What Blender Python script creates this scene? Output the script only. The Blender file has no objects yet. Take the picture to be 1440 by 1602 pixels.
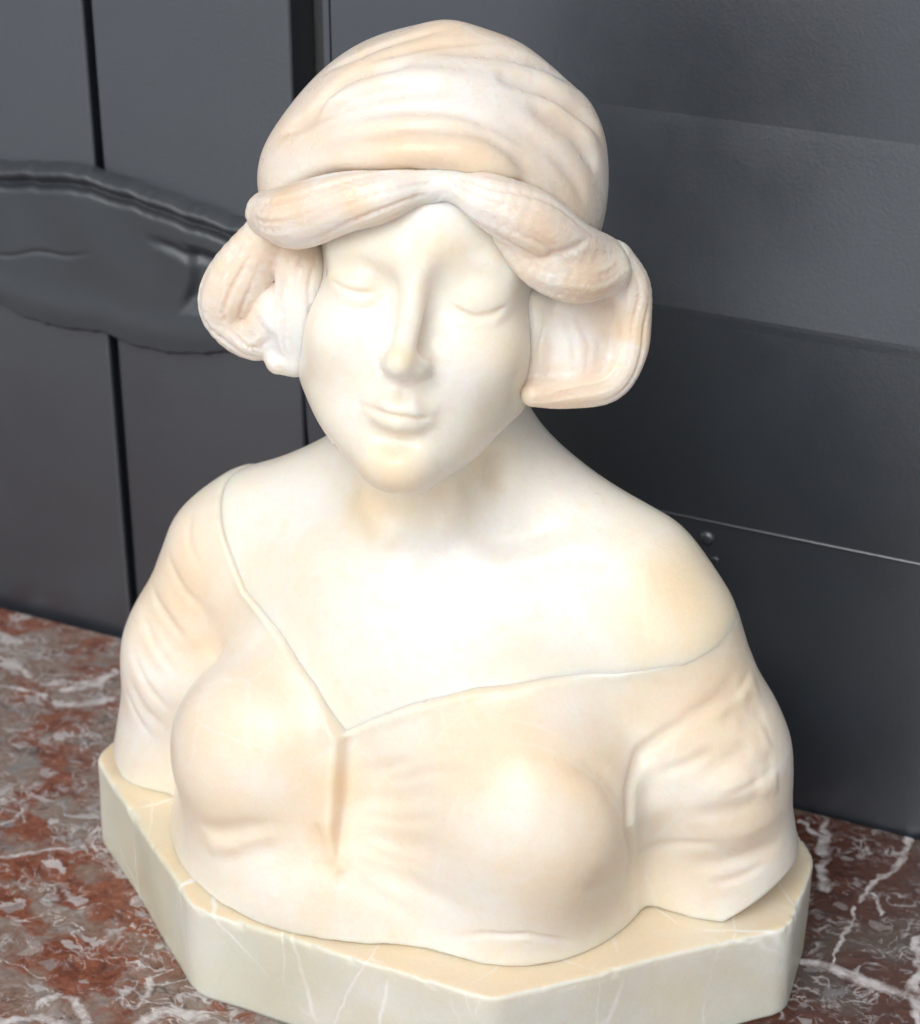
import bpy, math, random
import numpy as np
from mathutils import Vector
R = math.radians
# ---------------------------------------------------------------- camera
scene = bpy.context.scene
C = scene.collection
PITCH = R(27.0)
cam = bpy.data.cameras.new('camera')
cam_ob = bpy.data.objects.new('camera', cam); C.objects.link(cam_ob); scene.camera = cam_ob
cam_ob.location = (0, -1.133*math.cos(PITCH), .275+1.133*math.sin(PITCH))
cam_ob.rotation_euler = (math.pi/2-PITCH, 0, 0)
cam.sensor_fit = 'HORIZONTAL'; cam.sensor_width = 36; cam.lens = 36*3400/1440
cam.clip_start = .02; cam.clip_end = 500
cam.dof.use_dof = True; cam.dof.focus_distance = 1.06; cam.dof.aperture_fstop = 13
# ---------------------------------------------------------------- sky, sun, exposure
SUN_EL, SUN_AZ = R(46), R(-24)                   # azimuth measured from the viewer's side of the table, minus = left
world = bpy.data.worlds.new('World'); scene.world = world; world.use_nodes = True
wn = world.node_tree.nodes; wl = world.node_tree.links
sky = wn.new('ShaderNodeTexSky'); sky.sky_type = 'NISHITA'; sky.sun_disc = False
sky.sun_elevation = SUN_EL; sky.sun_rotation = math.pi+SUN_AZ*-1; sky.air_density = 1.0; sky.dust_density = 6.0; sky.ozone_density = 1.0
hsv = wn.new('ShaderNodeHueSaturation'); hsv.inputs['Saturation'].default_value = .15
wl.new(sky.outputs['Color'], hsv.inputs['Color'])
wl.new(hsv.outputs['Color'], wn['Background'].inputs['Color']); wn['Background'].inputs['Strength'].default_value = .12
sun = bpy.data.lights.new('sun', 'SUN'); sun.energy = .5; sun.angle = R(40); sun.color = (1, .96, .9)
sun_ob = bpy.data.objects.new('sun', sun); C.objects.link(sun_ob)
sd = Vector((math.sin(SUN_AZ)*math.cos(SUN_EL), -math.cos(SUN_AZ)*math.cos(SUN_EL), math.sin(SUN_EL)))
sun_ob.rotation_euler = sd.to_track_quat('Z', 'Y').to_euler()
scene.view_settings.view_transform = 'Standard'; scene.view_settings.look = 'None'
scene.view_settings.exposure = .0; scene.view_settings.gamma = 1
scene.cycles.use_adaptive_sampling = True; scene.cycles.adaptive_threshold = .025; scene.cycles.max_bounces = 6; scene.cycles.diffuse_bounces = 3; scene.cycles.glossy_bounces = 3
# ---------------------------------------------------------------- carving marks: edge of the dress, locks, brush strokes
VOX = 1.2
NECK = [[-300.0, -122.1, -108.8, -87.0, -53.7, -27.0, -6.2, 8.4, 29.3, 61.9, 94.4, 126.2, 153.9, 166.8, 186.0, 300.0], [250.0, 244.0, 228.2, 203.3, 190.8, 175.6, 155.5, 165.8, 178.5, 192.0, 197.3, 199.0, 207.4, 213.7, 222.0, 222.0]]
FLAP = [[70.6, 81.6, 94.5, 106.2, 122.2, 138.5, 154.9, 170.9], [7.7, 5.1, 0.5, -1.4, -2.4, -3.9, -5.2, -10.1]]
LOCKS = [[[10.6, 64.1, 77.0, 4], [-4.2, 56.3, 80.5, 8.5], [-23.0, 48.0, 85.0, 14], [-47.7, 40.6, 79.0, 17], [-72.3, 30.0, 64.0, 18], [-91.8, 28.2, 46.0, 13]], [[8.6, 63.2, 77.0, 4], [20.2, 57.2, 81.0, 8.5], [34.0, 52.8, 86.0, 14], [56.9, 43.5, 76.0, 18], [80.1, 30.6, 56.0, 16], [95.7, 26.0, 32.0, 13]], [[43.6, 32.2, 76.0, 5], [61.1, 20.4, 70.0, 11], [82.0, 16.1, 57.0, 15.5], [100.5, 18.8, 38.0, 14]], [[101.4, 21.6, 25.0, 15], [113.0, 10.1, 22.0, 13], [117.8, -7.7, 20.0, 11], [117.9, -27.9, 20.0, 10.5], [108.2, -45.5, 22.0, 11], [85.6, -52.6, 30.0, 9.5], [68.1, -55.0, 38.0, 7]], [[81.3, -7.9, 8.0, 27], [86.2, -35.2, 8.0, 26]], [[62.2, -2.9, 30.0, 9], [65.3, -35.8, 26.0, 10], [66.2, -54.7, 28.0, 8]], [[-95.6, 13.4, 34.0, 13], [-109.8, -13.9, 24.0, 19], [-113.5, -31.8, 16.0, 18], [-97.9, -43.7, 16.0, 16], [-85.0, -29.5, 22.0, 18]], [[-81.5, -56.8, 24.0, 8], [-71.6, -57.4, 24.0, 7]], [[-74.1, 5.6, 30.0, 14], [-71.7, -6.7, 32.0, 15], [-72.9, -30.8, 32.0, 12], [-71.7, -53.5, 26.0, 9]], [[-13.3, 49.0, 80.0, 4], [-0.5, 53.6, 79.5, 7.5], [12.4, 56.5, 79.0, 7.5], [28.6, 49.9, 80.0, 5]], [[0, 40, -30, 72], [0, 0, -45, 62], [0, -25, -40, 50]]]
BRUSH = {
 'body': [
  [1.3, -2.2, [[12.6, -72.8, 353.2], [19.6, -75.6, 353.7], [28.5, -78.4, 354.2], [35.9, -78.3, 353.6], [40.7, -75.9, 353.2], [45.2, -71.4, 351.2], [50.1, -64.7, 350.7]]],
  [3, -0.7, [[12.5, -72.7, 353.5]]],
  [3, -0.5, [[50.7, -63.8, 350.5]]],
  [3.0, 1.5, [[18.4, -74.6, 355.7], [28.3, -77.9, 357.3], [35.5, -77.5, 356.9], [43.1, -73.9, 354.8], [48.4, -66.9, 352.3]]],
  [4.4, 2.3, [[20.5, -76.2, 350.1], [27.9, -77.4, 348.7], [36.0, -77.4, 348.3], [42.3, -72.4, 346.8], [47.2, -68.5, 347.4]]],
  [5, -1.3, [[15.2, -75.7, 341.5], [26.9, -75.9, 339.1], [35.9, -73.3, 337.8], [45.2, -68.7, 340.4]]],
  [1.3, -2.2, [[-12.7, -52.1, 405.8], [-3.4, -57.4, 404.6], [3.6, -57.6, 403.6], [9.6, -56.0, 403.6], [17.7, -52.6, 405.4]]],
  [2.0, 1.0, [[-4.4, -57.7, 400.0], [5.3, -57.9, 398.7], [14.5, -54.4, 401.0]]],
  [1.8, 0.6, [[-5.6, -56.3, 407.1], [3.8, -57.3, 406.1], [14.2, -53.7, 406.5]]],
  [1.3, -2.3, [[42.6, -46.9, 403.9], [49.6, -43.4, 398.0], [56.6, -41.9, 394.4], [60.7, -40.0, 394.1], [66.7, -34.9, 395.5], [70.8, -19.4, 399.8]]],
  [2.0, 1.0, [[47.7, -45.1, 395.1], [58.6, -42.8, 390.6], [67.1, -35.7, 391.0], [70.7, -23.7, 394.8]]],
  [1.8, 0.6, [[47.3, -43.5, 401.5], [58.4, -40.8, 396.9], [69.4, -29.9, 400.4]]],
  [3.5, -1.0, [[-11.6, -51.4, 411.0], [3.4, -53.4, 417.9], [17.5, -53.3, 413.0]]],
  [3.5, -1.0, [[46.4, -45.2, 411.0], [57.1, -38.1, 416.1], [69.2, -26.0, 410.0]]],
  [4, -0.5, [[33.1, -69.1, 364.3], [37.5, -74.7, 359.4]]],
  [1.7, -1.9, [[21.7, -68.5, 370.5]]],
  [1.8, -2.2, [[31.1, -69.7, 367.1], [39.8, -66.8, 366.9], [46.2, -60.6, 368.3]]],
  [0.9, -0.8, [[44.5, -45.5, 397.9], [53.9, -44.2, 391.9]]],
  [0.9, -0.8, [[49.1, -45.4, 393.5], [59.1, -45.2, 387.3]]],
  [0.8, -0.7, [[49.7, -43.8, 396.2], [56.2, -43.3, 391.6]]],
  [2.5, -1.0, [[43.3, -58.6, 378.4], [46.5, -58.3, 374.3], [47.0, -59.4, 369.6]]],
  [2, -0.6, [[19.7, -65.6, 376.9], [19.1, -67.3, 371.5]]],
  [7, -1.5, [[44.8, -47.3, 412.1], [41.7, -49.5, 393.0], [44.3, -59.2, 377.5]]],
  [2.6, 0.5, [[39.8, -57.9, 403.9], [41.1, -69.0, 392.1], [43.1, -79.2, 382.4]]],
  [3, 0.4, [[35.3, -63.7, 403.6], [35.5, -74.6, 391.6], [35.3, -83.0, 383.2]]],
  [8, -4, [[44.7, -47.1, 411.4]]],
  [9, -2.8, [[42.7, -49.9, 412.7], [47.0, -46.3, 418.5], [55.2, -39.0, 421.2], [65.4, -28.7, 418.7]]],
  [7, -2.6, [[18.4, -52.6, 409.1]]],
  [16, 1.5, [[37.5, -80.3, 330.0]]],
  [24, 4, [[-28.9, -45.9, 349.0]]],
  [22, 3, [[-12.6, -60.3, 337.2]]],
  [9, -1.5, [[39.5, -16.1, 258.6], [63.1, -4.4, 257.1], [88.7, 10.7, 264.2]]],
  [10, 1.5, [[-1.7, -30.1, 241.1], [-28.8, -29.1, 232.5], [-65.4, -19.1, 226.9]]],
  [9, 4.5, [[58.4, -34.3, 319.4], [32.4, -12.4, 273.8], [24.9, -23.8, 252.7]]],
  [11, -3.6, [[15.5, -27.1, 248.4]]],
  [7, -4, [[49.9, 9.7, 306.0], [51.4, 2.1, 278.6]]],
  [8, 2.6, [[-26.4, -5.4, 273.1], [-3.5, -21.4, 259.0], [8.5, -26.4, 250.2]]],
  [10, 2.2, [[32.6, -24.6, 248.1], [61.1, -15.7, 246.5], [95.0, 4.7, 255.4], [126.0, 15.1, 257.4]]],
 ],
 'dress': [
  [2.6, 1.0, [[-3.8, -62.7, 154.8], [8.6, -60.8, 162.6], [29.6, -57.7, 175.5], [62.5, -49.9, 189.8], [95.0, -34.5, 195.4], [117.1, -19.4, 195.1]]],
  [3, 0.8, [[-117.4, 12.8, 244.1], [-107.9, -9.0, 228.4], [-86.9, -25.3, 202.6], [-54.0, -43.8, 189.2], [-28.5, -58.2, 174.6]]],
  [2, -1.5, [[-23.1, -65.2, 163.4], [-15.7, -70.8, 148.7], [-12.1, -77.2, 129.5], [-11.9, -83.7, 109.1], [-5.1, -90.4, 90.9]]],
  [7, 3, [[-19.2, -61.6, 166.3], [-9.9, -63.1, 157.8], [-7.1, -65.3, 149.8]]],
  [2.2, -1.8, [[3.4, -89.9, 89.0], [6.9, -94.1, 79.6]]],
  [6, -2, [[4.5, -78.7, 106.7], [30.4, -76.1, 104.6], [65.7, -87.8, 119.0]]],
  [7, -1.8, [[6.8, -85.2, 95.2], [33.0, -81.9, 86.6], [80.5, -88.4, 85.7]]],
  [9, 1, [[2.7, -64.7, 142.2], [32.7, -64.5, 154.4], [68.9, -63.7, 175.6]]],
  [6, -1.7, [[2.2, -72.0, 122.2], [27.4, -69.4, 127.9], [57.7, -78.3, 148.2]]],
  [4, -1.2, [[-0.1, -68.6, 133.6], [17.6, -64.4, 140.2], [40.9, -66.0, 157.6]]],
  [4, -1.2, [[9.3, -88.8, 88.0], [24.8, -88.4, 78.1], [46.0, -86.0, 66.6]]],
  [6, -2.6, [[-84.2, -88.7, 88.7], [-63.9, -95.1, 95.6], [-49.8, -95.7, 102.6], [-27.0, -89.7, 111.3]]],
  [5, -2, [[-74.6, -93.0, 70.2], [-46.5, -96.4, 87.9], [-26.4, -91.9, 98.5]]],
  [7, 1.2, [[-79.9, -90.1, 78.2], [-51.7, -95.9, 92.7]]],
  [7, -3.2, [[111.5, -62.3, 171.9], [133.0, -47.7, 160.7], [144.0, -43.0, 140.6], [147.2, -42.7, 118.4]]],
  [14, -2, [[145.1, -52.1, 111.9], [136.6, -60.3, 90.4]]],
  [3.2, -6, [[143.0, -17.6, 59.8], [143.7, -26.2, 90.2], [147.2, -39.6, 124.4], [142.9, -31.4, 143.8], [142.7, -13.5, 154.6], [152.9, -9.1, 166.6], [163.4, -5.6, 177.2]]],
  [3, -5, [[142.9, -18.4, 60.3], [144.6, -28.3, 95.9]]],
  [5, -1.5, [[159.0, -7.5, 173.1], [177.4, 7.2, 187.1], [182.9, 20.9, 192.5]]],
  [10, 2, [[149.2, -14.6, 137.2], [148.2, -6.8, 91.2]]],
  [6, -1.4, [[162.8, -11.1, 121.3], [189.5, -2.5, 125.7], [205.8, 18.6, 129.8]]],
  [6, -1.7, [[162.4, -4.9, 83.8], [179.4, -2.8, 88.5], [198.8, 8.3, 93.8], [210.5, 31.2, 95.7]]],
  [6, -1.4, [[168.4, -10.0, 143.8], [182.2, -2.2, 152.9], [195.6, 16.9, 159.8], [197.3, 30.2, 163.6]]],
  [5, -1.2, [[176.9, 1.2, 171.0], [185.8, 14.9, 177.2], [189.1, 36.2, 179.8]]],
  [6, 1.3, [[172.8, -7.3, 107.2], [196.7, 5.0, 110.5], [208.7, 27.0, 114.4]]],
  [6, 1.3, [[172.3, -10.1, 135.1], [192.4, 1.7, 141.5], [204.2, 23.4, 145.7]]],
  [6, -1.4, [[185.1, 8.2, 169.2], [191.3, 20.5, 170.8], [194.6, 32.1, 168.9]]],
  [6, -1.4, [[193.3, 3.7, 144.6], [200.2, 14.0, 146.3], [204.2, 23.4, 145.7]]],
  [7, 1.4, [[182.8, 12.6, 181.6], [187.4, 24.8, 181.8], [188.5, 37.7, 180.7]]],
  [7, 1.6, [[189.8, 6.5, 157.7], [196.4, 17.7, 158.8], [198.9, 26.1, 159.3]]],
  [7, 1.4, [[198.3, 6.3, 134.4], [203.9, 15.6, 135.1], [206.7, 23.3, 135.2]]],
  [3.2, -1.2, [[148.7, -13.8, 142.5], [167.4, -8.7, 152.7], [181.0, 0.8, 162.6]]],
  [3, -1.0, [[145.5, -9.2, 91.9], [166.0, -7.2, 101.0], [185.4, -2.3, 104.5]]],
  [3, -1.1, [[176.6, -3.0, 74.4], [195.2, 4.6, 80.6], [206.7, 17.1, 87.1]]],
  [3, -1.0, [[172.9, 1.0, 181.7], [182.3, 13.6, 184.8], [184.5, 37.1, 191.8]]],
  [2.6, -0.9, [[184.6, -5.2, 135.6], [197.7, 7.0, 139.8], [205.6, 27.1, 143.9]]],
  [3.2, -1.4, [[-162.1, -0.4, 181.5], [-140.6, -19.7, 171.5], [-123.7, -22.8, 158.6]]],
  [3.2, -1.4, [[-164.7, -9.1, 166.5], [-145.6, -25.4, 152.4], [-130.2, -28.1, 138.9]]],
  [3, -1.2, [[-166.5, -19.5, 146.2], [-150.4, -29.5, 128.1], [-136.7, -28.6, 114.1]]],
  [3, -1.2, [[-147.2, -5.2, 205.8], [-130.4, -18.4, 191.7], [-113.7, -21.9, 181.2]]],
  [3, -1.1, [[-173.5, -19.2, 116.3], [-164.1, -23.4, 101.6], [-153.3, -24.4, 87.6]]],
  [2.6, -1, [[-135.1, 3.5, 228.6], [-128.4, -11.4, 217.0], [-115.0, -20.0, 204.2]]],
  [3, -1.2, [[4.1, -68.1, 130.5], [26.2, -66.8, 137.2], [51.2, -72.2, 154.4], [74.1, -75.0, 164.5]]],
  [3, -1.2, [[5.5, -74.3, 114.5], [28.8, -72.7, 116.3], [60.3, -83.9, 134.7]]],
  [3, -1.1, [[8.6, -81.0, 101.2], [28.0, -79.1, 95.6], [57.1, -85.2, 100.5]]],
  [2, -1.6, [[61.3, -86.7, 60.4], [87.2, -86.9, 71.5], [109.5, -80.0, 74.0], [122.7, -68.3, 65.9], [126.0, -62.7, 58.9]]],
  [6, -1.3, [[-167.5, -2.1, 170.7], [-139.8, -23.8, 159.3], [-122.7, -25.9, 143.8]]],
  [6, -1.3, [[-164.9, -17.1, 153.8], [-146.6, -28.8, 139.3], [-107.7, -60.2, 148.2]]],
  [6, -1.2, [[-109.2, -9.0, 228.1], [-117.7, -21.3, 188.1], [-110.7, -21.6, 165.3]]],
  [6, 1, [[-151.6, -8.0, 189.8], [-128.0, -21.5, 169.3], [-115.8, -22.2, 156.1]]],
  [5, -1.2, [[-168.7, -22.2, 130.1], [-156.5, -26.9, 110.0], [-141.6, -26.3, 100.6]]],
  [5, -2.5, [[-98.8, -27.3, 169.3], [-106.6, -27.2, 157.0], [-96.8, -54.5, 164.1]]],
 ],
 'scarf': [
  [30, 8.0, [[-69.3, -10.5, 435.9]]],
  [22, 4.0, [[76.4, 57.4, 464.7]]],
  [16, 4.0, [[9.5, 33.6, 509.0]]],
  [20, 2.0, [[38.4, 45.2, 501.6]]],
  [4, -3.77, [[-57.3, -16.0, 456.5], [-38.1, -23.4, 473.2], [-21.3, -12.1, 493.0], [1.4, -8.9, 500.1], [10.3, -2.9, 503.0]]],
  [4, -3.35, [[-68.6, -5.1, 447.6], [-35.3, -25.3, 473.4], [-6.9, -24.3, 488.3], [2.9, -23.0, 490.7], [34.6, -12.6, 492.4]]],
  [5, 3.15, [[-49.8, -22.9, 459.5], [-24.5, -22.9, 483.3], [-0.3, -16.4, 495.3], [22.9, -9.0, 498.4], [44.0, 2.8, 495.7]]],
  [5, -3.15, [[-69.4, -8.7, 440.6], [-24.8, -36.2, 466.5], [7.1, -37.0, 475.9], [41.0, -26.3, 477.7], [51.6, -19.6, 476.5], [62.7, -14.9, 469.3], [72.1, -8.7, 460.7], [81.6, 2.0, 450.4], [88.2, 13.9, 436.8]]],
  [9, 7.75, [[-22.8, -40.5, 458.6], [-1.7, -41.4, 463.9], [23.5, -38.1, 470.1], [45.6, -29.1, 470.5], [61.3, -20.5, 464.2], [73.7, -11.2, 452.3]]],
  [4, -3.35, [[11.1, 1.8, 504.7], [27.7, 13.5, 505.0], [40.3, 24.9, 502.4], [49.2, 34.5, 498.0], [58.6, 50.9, 488.3], [58.1, 65.2, 482.1]]],
  [4.5, -4.19, [[45.2, 7.5, 496.8], [50.3, 12.4, 495.2], [62.8, 24.3, 488.1], [72.3, 32.9, 478.5], [78.9, 45.3, 466.8], [82.2, 54.9, 454.5]]],
  [5, 3.15, [[56.0, 28.3, 493.7], [66.6, 43.3, 483.3], [71.5, 69.8, 464.0]]],
  [4.5, -4.19, [[60.7, 8.4, 486.1], [71.5, 15.8, 477.4], [79.6, 26.4, 468.0], [86.1, 33.3, 454.4], [88.6, 36.0, 445.0]]],
  [5, 2.73, [[61.2, 16.4, 488.1], [72.0, 26.5, 478.9], [81.3, 37.0, 464.6], [86.1, 45.3, 450.0]]],
  [4, -2.51, [[50.3, -11.0, 484.5], [63.7, -4.2, 476.9], [76.5, 4.8, 465.2], [85.8, 14.8, 449.3], [90.0, 22.0, 431.6]]],
  [4, -3.15, [[56.4, -24.1, 459.4], [70.8, -13.5, 451.3], [80.0, -2.6, 441.7], [85.6, 16.8, 424.5]]],
  [3.5, -2.2, [[-38.5, -30.4, 463.1], [-13.2, -31.6, 479.2], [12.3, -28.5, 485.6], [35.4, -21.3, 485.7], [54.5, -13.0, 479.7], [73.1, -2.6, 465.3], [84.0, 7.2, 448.2]]],
  [3, -1.8, [[-45.4, 3.3, 486.5], [-23.7, 2.8, 499.3], [-2.0, 14.7, 507.6], [19.0, 27.9, 508.3]]],
  [3, -1.6, [[-18.8, -6.9, 496.9], [3.5, 3.4, 505.3], [23.2, 18.9, 506.9], [40.7, 40.0, 501.6]]],
  [5, 1.8, [[-32.2, -35.7, 460.7], [-3.9, -36.5, 475.6], [20.4, -31.4, 481.3], [42.2, -21.8, 481.5], [60.8, -12.3, 474.2], [76.6, -2.9, 458.1]]],
 ],
 'hair': [
  [2.2, -1.8, [[83.7, -29.6, 423.5], [95.8, -23.9, 426.6], [103.5, -7.3, 429.6]]],
  [1.5, -1.2, [[104.9, -8.4, 398.6], [105.9, 16.4, 369.8], [109.6, 4.0, 354.8]]],
  [1.5, -1.2, [[100.9, -8.9, 396.5], [103.3, 10.4, 368.2], [105.8, 1.1, 353.5]]],
  [1.4, -1.1, [[89.5, 5.6, 387.8], [99.2, 5.5, 369.3], [100.4, 0.2, 354.6]]],
  [1.4, -1, [[85.6, 3.0, 384.7], [93.7, 0.8, 366.8], [95.4, -4.1, 353.7]]],
  [2.2, -1.6, [[-39.7, -43.9, 403.9], [-46.8, -46.7, 387.1], [-47.6, -49.7, 371.2]]],
  [2.6, -1.6, [[-57.1, -47.9, 382.4], [-50.1, -48.8, 367.0], [-55.9, -48.8, 359.8]]],
  [2, -1.2, [[-51.1, -47.8, 356.1], [-39.5, -48.9, 359.3]]],
 ],
}
STAINS_AND_LIGHT = {"body": [[0.1646, 0.0088, 0.2311, 0.05, 0.6], [0.0381, -0.0816, 0.334, 0.026, 0.8], [0.0129, -0.0761, 0.3297, 0.014, 0.5], [0.0375, -0.0821, 0.3951, 0.01, 0.8], [0.0438, -0.0464, 0.436, 0.016, 0.5], [-0.0033, -0.0185, 0.2771, 0.024, 0.8], [0.0456, 0.0018, 0.3076, 0.022, 0.8], [-0.0215, -0.0125, 0.2742, 0.018, 0.7], [0.0277, -0.0142, 0.2855, 0.026, 0.6], [0.1351, 0.0021, 0.2499, 0.04, 0.55], [0.1465, 0.0174, 0.2561, 0.03, 0.5], [-0.0301, -0.0478, 0.3492, 0.014, 0.4], [-0.0031, -0.0543, 0.4233, 0.014, 0.35], [0.0756, -0.0358, 0.3842, 0.022, 0.4], [0.0178, -0.04, 0.2322, 0.06, -0.9], [0.0559, -0.0201, 0.2537, 0.05, -0.7], [0.105, -0.0173, 0.2264, 0.03, -0.6], [0.0458, -0.0451, 0.2113, 0.04, -0.6], [0.0621, -0.0501, 0.3774, 0.026, -0.7], [0.0011, -0.0633, 0.4012, 0.022, -0.6], [0.0427, -0.0371, 0.4533, 0.02, -0.8], [0.004, -0.0711, 0.3582, 0.018, -0.6], [-0.0578, -0.003, 0.2582, 0.03, -0.5]], "dress": [[0.1659, 0.0054, 0.2294, 0.05, 0.6], [-0.1117, -0.0218, 0.1711, 0.03, 0.55], [-0.087, -0.0846, 0.1553, 0.034, 0.55], [-0.0522, -0.0604, 0.1868, 0.024, 0.4], [-0.0053, -0.0718, 0.1421, 0.016, 1.0], [-0.002, -0.0794, 0.1193, 0.016, 1.0], [0.001, -0.0888, 0.1016, 0.012, 0.9], [0.0758, -0.0632, 0.1872, 0.046, 0.55], [0.1111, -0.0631, 0.1816, 0.03, 0.55], [0.0389, -0.0783, 0.1146, 0.05, 0.4], [0.1359, -0.0686, 0.118, 0.04, 0.55], [0.1839, 0.0105, 0.1853, 0.04, 0.4], [0.1992, 0.0074, 0.1238, 0.034, 0.5], [-0.1282, -0.0177, 0.21, 0.03, 0.45], [0.1762, -0.0034, 0.0951, 0.026, 0.4], [-0.0778, -0.0919, 0.1048, 0.024, 0.5], [-0.1302, -0.0281, 0.1489, 0.026, -0.6], [-0.0372, -0.0905, 0.1444, 0.024, -0.5], [0.1, -0.0852, 0.1573, 0.034, -0.6], [0.0651, -0.0867, 0.0916, 0.04, -0.6], [0.1132, -0.035, 0.1925, 0.03, -0.5], [0.169, -0.0107, 0.1465, 0.024, -0.5], [0.0652, -0.0872, 0.0627, 0.03, -0.7], [-0.0301, -0.101, 0.0834, 0.03, -0.5], [-0.1575, -0.0242, 0.1007, 0.022, -0.6]], "scarf": [[0.0405, -0.0322, 0.4801, 0.03, 0.9], [0.0175, -0.0394, 0.4784, 0.022, 0.7], [0.0633, -0.0176, 0.4752, 0.022, 0.7], [0.0761, 0.0057, 0.4764, 0.03, 0.5], [-0.0176, -0.0092, 0.5061, 0.034, 0.55], [0.0157, 0.0204, 0.5182, 0.034, 0.6], [0.0877, 0.0112, 0.4447, 0.026, 0.6], [-0.038, -0.0315, 0.4719, 0.026, 0.4], [0.0101, -0.0101, 0.5096, 0.02, -0.9], [0.0337, -0.0037, 0.5077, 0.024, -0.7], [-0.0077, -0.0289, 0.4938, 0.026, -0.7], [0.0607, -0.0048, 0.4898, 0.03, -0.7], [-0.0354, -0.0369, 0.4611, 0.024, -0.6], [0.0359, -0.0224, 0.4945, 0.024, -0.5], [0.081, 0.01, 0.4696, 0.018, -0.5]], "hair": [[-0.0324, -0.0618, 0.4532, 0.022, 0.9], [0.0029, -0.0637, 0.4636, 0.018, 0.6], [0.0874, -0.0351, 0.4499, 0.026, 0.7], [0.1074, -0.0114, 0.4198, 0.022, 0.7], [0.1203, 0.0173, 0.3887, 0.018, 0.7], [-0.065, -0.0476, 0.3842, 0.018, 0.7], [-0.0713, -0.0533, 0.4088, 0.014, 0.5], [0.09, -0.0135, 0.3562, 0.018, 0.5], [0.0796, -0.0057, 0.3733, 0.014, 0.6], [0.0408, -0.0399, 0.4663, 0.02, -0.9], [0.0597, -0.0454, 0.4615, 0.016, -0.8], [-0.0322, -0.0476, 0.3898, 0.026, -0.9], [-0.0457, -0.0499, 0.3815, 0.016, -0.7], [0.0897, 0.0019, 0.3857, 0.022, -1.0], [0.0888, -0.0032, 0.3673, 0.016, -0.7], [-0.0038, -0.0645, 0.4473, 0.014, -0.6], [0.091, -0.0271, 0.4258, 0.014, -0.6], [-0.0227, -0.0618, 0.4356, 0.012, -0.6], [0.1084, 0.0146, 0.3775, 0.012, -0.7]]}
VEINS = [[0.2174, 0.0634, 0.2343, 0.0631, 0.0055], [0.2343, 0.0631, 0.2538, 0.0598, 0.0055], [0.2538, 0.0598, 0.2725, 0.0582, 0.0055], [0.2725, 0.0582, 0.289, 0.0575, 0.0055], [0.2738, 0.1101, 0.2825, 0.0702, 0.005], [0.2825, 0.0702, 0.2922, 0.0377, 0.005], [0.1886, 0.2076, 0.1986, 0.1712, 0.0045], [0.1986, 0.1712, 0.2099, 0.1304, 0.0045], [0.1772, 0.1947, 0.194, 0.1838, 0.003], [0.2432, 0.2142, 0.2428, 0.1773, 0.0035], [0.2428, 0.1773, 0.2356, 0.1528, 0.0035], [0.2356, 0.1528, 0.2321, 0.1305, 0.0035], [0.239, 0.1405, 0.2474, 0.1241, 0.0025], [0.2304, 0.1229, 0.2336, 0.0914, 0.0018], [0.2336, 0.0914, 0.2355, 0.0668, 0.0018], [-0.3952, 0.1466, -0.3752, 0.1415, 0.003], [-0.3752, 0.1415, -0.3606, 0.136, 0.003], [-0.3722, 0.1146, -0.3538, 0.1186, 0.003], [-0.3538, 0.1186, -0.335, 0.1182, 0.003], [-0.3298, 0.1298, -0.3146, 0.1462, 0.005], [-0.3146, 0.1462, -0.3119, 0.1662, 0.005], [-0.3224, 0.115, -0.3046, 0.1233, 0.005], [-0.3046, 0.1233, -0.293, 0.1332, 0.005], [-0.1551, -0.152, -0.1501, -0.1407, 0.004], [-0.1501, -0.1407, -0.1373, -0.1407, 0.004], [-0.1373, -0.1407, -0.1204, -0.1535, 0.004], [-0.1642, -0.1751, -0.1488, -0.1609, 0.004], [-0.1488, -0.1609, -0.1293, -0.1588, 0.004], [-0.0945, -0.1426, -0.088, -0.1266, 0.006], [-0.088, -0.1266, -0.0692, -0.1238, 0.006], [-0.105, -0.1227, -0.1107, -0.1071, 0.003], [-0.2538, -0.047, -0.2382, -0.0325, 0.0025], [-0.2382, -0.0325, -0.2187, -0.0198, 0.0025], [-0.2754, -0.0202, -0.2711, 0.001, 0.002]]
# ---------------------------------------------------------------- carving tools (signed distance, millimetres)
def rot_head(a, e, r):
    hz = np.array([math.sin(a)*math.cos(e), -math.cos(a)*math.cos(e), math.sin(e)])
    hx = np.array([math.cos(a), math.sin(a), 0.0]); hy = np.cross(hz, hx)
    return np.stack([math.cos(r)*hx-math.sin(r)*hy, math.sin(r)*hx+math.cos(r)*hy, hz], 1)
HR = rot_head(math.radians(18.8), math.radians(16.5), math.radians(4.9)).astype(np.float32)
HC = np.array([11.7, 12.0, 388.1], np.float32)
HS = 0.866
def to_head(P): return ((P-HC) @ HR)/HS
def smin(a, b, k):
    h = np.clip(.5+.5*(b-a)/k, 0, 1)
    return b+(a-b)*h-k*h*(1-h)
def smax(a, b, k): return -smin(-a, -b, k)
def sph(P, c, r): return np.sqrt(((P-np.float32(c))**2).sum(1))-r
def ell(P, c, r, R=None):
    Q = P-np.float32(c)
    if R is not None: Q = Q @ np.float32(R)
    r = np.float32(r)
    k0 = np.sqrt(((Q/r)**2).sum(1)); k1 = np.sqrt(((Q/(r*r))**2).sum(1))+1e-6
    return k0*(k0-1)/k1
def cone(P, a, b, ra, rb):
    a = np.float32(a); b = np.float32(b); d = b-a
    t = np.clip(((P-a) @ d)/max(float(d @ d), 1e-6), 0, 1)
    Q = P-a-t[:, None]*d
    return np.sqrt((Q*Q).sum(1))-(ra+(rb-ra)*t)
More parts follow.
